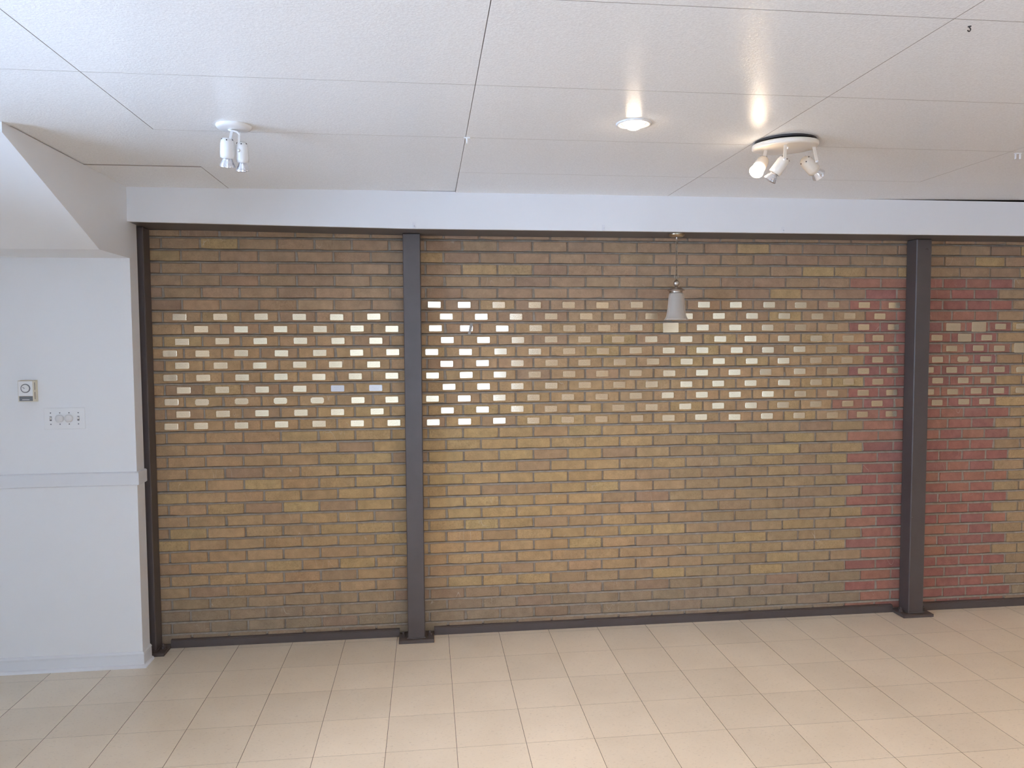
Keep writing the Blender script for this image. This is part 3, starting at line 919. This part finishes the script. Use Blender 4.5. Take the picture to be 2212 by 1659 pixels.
# double spotlight over the left bay
r = empty('double_spotlight', (0.556, -1.440, ZC), 'small white ceiling spotlight with two unlit heads', 'light')
mb = MB(); mb.lathe([(0.066, 0.002), (0.066, -0.004), (0.062, -0.010), (0.050, -0.0135), (0.001, -0.0145)], 40); mb.build('canopy', M['white_metal'], r)
mb = MB(); mb.tube([(-0.020, 0.0, -0.014), (-0.006, -0.004, -0.020), (0.012, -0.006, -0.024), (0.022, -0.004, -0.034)], 0.0042, 8); mb.build('bracket', M['white_metal'], r)
arm(r, (-0.006, -0.006, -0.018), (-0.012, -0.020, -0.062), M['white_metal'], 0.010)
arm(r, (0.020, -0.004, -0.026), (0.016, -0.008, -0.094), M['white_metal'], 0.008)
lamp_head(r, (-0.022, -0.014, -0.049), (-0.030, 0.012, -0.117), 0.0265, False, M['white_metal'])
lamp_head(r, (0.026, 0.004, -0.058), (0.021, 0.032, -0.127), 0.0235, False, M['white_metal'])

# triple spotlight over the middle bay
r = empty('triple_spotlight', (2.772, -1.425, ZC), 'almond ceiling spotlight with three heads, one of them lit', 'light')
mb = MB(); mb.lathe([(0.125, -0.002), (0.131, -0.004), (0.1325, -0.007), (0.1325, -0.019), (0.128, -0.0225), (0.116, -0.0235), (0.001, -0.024)], 48)
can = mb.build('canopy', M['almond'], r); can.rotation_euler = (math.radians(2.4), math.radians(-1.2), 0); can.location.z = -0.0065
mb = MB(); mb.lathe([(0.122, 0.002), (0.122, -0.008)], 40, cap1=True); mb.build('mounting_box', M['dark'], r)  # dark disc in the gap above the canopy, standing in for its shade
mb = MB(); mb.lathe([(0.007, -0.026), (0.006, -0.037), (0.003, -0.039)], 12, (-0.004, -0.03, 0), cap1=True); mb.build('finial', M['almond'], r)
arm(r, (-0.036, -0.075, -0.028), (-0.044, -0.086, -0.094), M['almond'])
arm(r, (0.108, -0.035, -0.026), (0.116, -0.046, -0.090), M['almond'])
arm(r, (-0.070, 0.030, -0.026), (-0.080, 0.030, -0.078), M['almond'])
lamp_head(r, (-0.026, -0.062, -0.080), (-0.062, -0.036, -0.140), 0.0250, False, M['almond'])
lamp_head(r, (0.070, -0.024, -0.076), (0.130, 0.000, -0.116), 0.0270, False, M['almond'])
e_, ax_ = lamp_head(r, (-0.072, 0.040, -0.066), (-0.110, 0.006, -0.108), 0.0265, True, M['almond'])
ld = bpy.data.lights.new('spot_lamp', 'SPOT'); ld.energy = 22.0; ld.color = LAMP; ld.shadow_soft_size = 0.022
ld.spot_size = math.radians(110); ld.spot_blend = 0.8
lo = bpy.data.objects.new('spot_lamp', ld); link(lo); lo.parent = r; lo.location = e_ + ax_ * 0.01; lo.rotation_euler = frame_from(ax_).to_euler()

# ------------------------------------------------------------------ pendant lamp
PXc, PYc = 2.738, -0.178
r = empty('pendant_lamp', (PXc, PYc, 1.884), 'hanging lamp with frosted bell shade on a brass chain', 'light')
zz = lambda z: z - 1.884
mb = MB(); mb.lathe([(0.046, zz(2.3855)), (0.0465, zz(2.379)), (0.044, zz(2.3765)), (0.038, zz(2.3755)), (0.037, zz(2.370)), (0.030, zz(2.3675)), (0.001, zz(2.3665))], 36)
mb.build('canopy', M['brass'], r)
mb = MB(); mb.lathe([(0.0055, zz(2.367)), (0.005, zz(2.352)), (0.003, zz(2.350))], 12, cap1=True); mb.build('stem', M['nickel'], r)
nl = 10; z_a, z_b = 2.352, 2.128; pitch = (z_a - z_b) / nl
for i in range(nl):
    zc = z_a - pitch * (i + 0.5); hh = pitch * 0.66; wd = 0.0070; pts = []
    for q in range(14):
        a = 2 * PI * q / 14; u_, v_ = wd * math.cos(a), hh * math.sin(a)
        th = PI / 2 * i + 0.5
        pts.append((u_ * math.cos(th), u_ * math.sin(th), zz(zc) + v_))
    mb = MB(); mb.tube(pts, 0.0016, 5, True); mb.build('chain_link', M['chain'], r)
mb = MB(); mb.tube([(0.0035 * math.cos(q * 0.55), 0.0035 * math.sin(q * 0.55), zz(2.355 - q * 0.0062)) for q in range(39)], 0.0014, 5)
mb.build('cord', M['chain'], r)
mb = MB(); mb.tube([(0.0135 * math.cos(a), 0.003 * math.cos(a), zz(2.139) + 0.0175 * math.sin(a)) for a in [2 * PI * q / 18 for q in range(18)]], 0.0014, 6, True); mb.build('hanging_ring', M['brass'], r)
mb = MB(); mb.lathe([(0.001, zz(2.1215))] + [(0.0045, zz(2.120)), (0.0045, zz(2.1165))] + [(0.0182 * math.sin(a), zz(2.099) + 0.0182 * math.cos(a)) for a in [0.27 + q * 0.26 for q in range(11)]], 24); mb.build('ball', M['nickel'], r)
mb = MB(); mb.lathe([(0.006, zz(2.082)), (0.012, zz(2.077)), (0.026, zz(2.0715)), (0.043, zz(2.0625)), (0.051, zz(2.058)), (0.0505, zz(2.0565)), (0.036, zz(2.0575)), (0.034, zz(2.048)), (0.035, zz(2.044)), (0.03, zz(2.043))], 36); mb.build('shade_holder', M['nickel'], r)
mb = MB()
out = [(0.030, 2.0445), (0.0385, 2.041), (0.0425, 2.034), (0.0450, 2.018), (0.0475, 1.990), (0.0500, 1.960), (0.0535, 1.930), (0.0580, 1.908), (0.0650, 1.893), (0.0715, 1.885)]
prof = [(a, zz(b)) for a, b in out] + [(a - 0.003, zz(b) - 0.0005) for a, b in out[::-1]]
mb.lathe(prof, 40); mb.build('glass_shade', M['frost'], r)
mb = MB(); mb.lathe([(0.013, zz(2.045)), (0.013, zz(2.010)), (0.016, zz(2.005)), (0.022, zz(1.985)), (0.0225, zz(1.965)), (0.015, zz(1.948)), (0.001, zz(1.944))], 20); mb.build('bulb', M['white_plastic'], r)

# ------------------------------------------------------------------ thermostat and dimmer plate on the white wall
r = empty('thermostat', (-0.806, YW, 1.462), 'white dial thermostat with grey lower panel', 'thermostat')
mb = MB(); mb.box((-0.041, -0.010, -0.002), (0.040, 0.0, 0.112), 0.001); mb.build('back_plate', M['beige_plastic'], r)
mb = MB(); mb.box((-0.039, -0.040, 0.0), (0.037, -0.0100, 0.110), 0.0015); mb.build('housing', M['beige_plastic'], r)
for z0, z1 in ((0.012, 0.050), (0.060, 0.100)):
    mb = MB(); mb.box((0.0365, -0.028, z0), (0.0374, -0.024, z1)); mb.build('vent_slot', M['dark'], r)
mb = MB(); mb.box((-0.036, -0.0425, 0.030), (0.034, -0.0400, 0.107), 0.0008); cv = mb.build('cover', M['white_plastic'], r)
mb = MB(); mb.lathe([(0.0235, 0.0), (0.0235, 0.0015), (0.0195, 0.002), (0.0195, 0.0)], 32, (0.0, -0.0425, 0.070), (0, -1, 0)); mb.build('dial_ring', M['grey_plastic'], cv)
mb = MB(); mb.lathe([(0.0190, 0.0), (0.0190, 0.004), (0.017, 0.0055), (0.001, 0.006)], 32, (0.0, -0.0425, 0.070), (0, -1, 0)); mb.build('dial', M['white_plastic'], cv)
mb = MB(); mb.add([(-0.012, -0.0490, 0.0745), (-0.002, -0.0490, 0.0690), (-0.001, -0.0490, 0.0715), (-0.011, -0.0490, 0.0765), (-0.012, -0.0480, 0.0745), (-0.002, -0.0480, 0.0690), (-0.001, -0.0480, 0.0715), (-0.011, -0.0480, 0.0765)],
    [(0, 1, 2, 3), (7, 6, 5, 4), (0, 4, 5, 1), (1, 5, 6, 2), (2, 6, 7, 3), (3, 7, 4, 0)]); mb.build('dial_pointer', M['grey_plastic'], cv)
mb = MB(); mb.box((-0.033, -0.0415, 0.004), (0.033, -0.0400, 0.028), 0.0005); gp = mb.build('lower_panel', M['grey_plastic'], r)
mb = MB(); mb.box((-0.018, -0.0420, 0.0095), (0.017, -0.0415, 0.0125)); mb.build('scale_line', M['white_plastic'], gp)

r = empty('dimmer_switch_plate', (-0.637, YW, 1.3105), 'white four-gang switch plate with two dimmer knobs', 'switch')
mb = MB(); mb.box((-0.103, -0.0055, 0.0), (0.103, 0.0, 0.115), 0.0025); mb.build('plate', M['white_plastic'], r)
for g in (-0.069, -0.023, 0.023, 0.069):
    for z in (0.0275, 0.0875):
        mb = MB(); mb.lathe([(0.0034, 0.005), (0.0030, 0.0066), (0.001, 0.0069)], 10, (g, 0, z), (0, -1, 0), cap1=True); mb.build('screw', M['grey_plastic'], r)
    if abs(g) < 0.05:
        mb = MB(); mb.lathe([(0.0205, 0.0056), (0.0200, 0.016), (0.0175, 0.0215), (0.001, 0.0225)], 30, (g, 0, 0.0575), (0, -1, 0)); mb.build('dimmer_knob', M['white_metal'], r)
    else:
        mb = MB(); mb.box((g - 0.0052, -0.0064, 0.0455), (g + 0.0052, -0.0050, 0.0695)); mb.build('toggle_slot', M['grey_plastic'], r)
        mb = MB(); mb.prism([(-0.0055, 0.051), (-0.016, 0.063), (-0.0155, 0.067), (-0.0055, 0.0655)], g - 0.0042, g + 0.0042, axis=0); mb.build('toggle', M['white_plastic'], r)
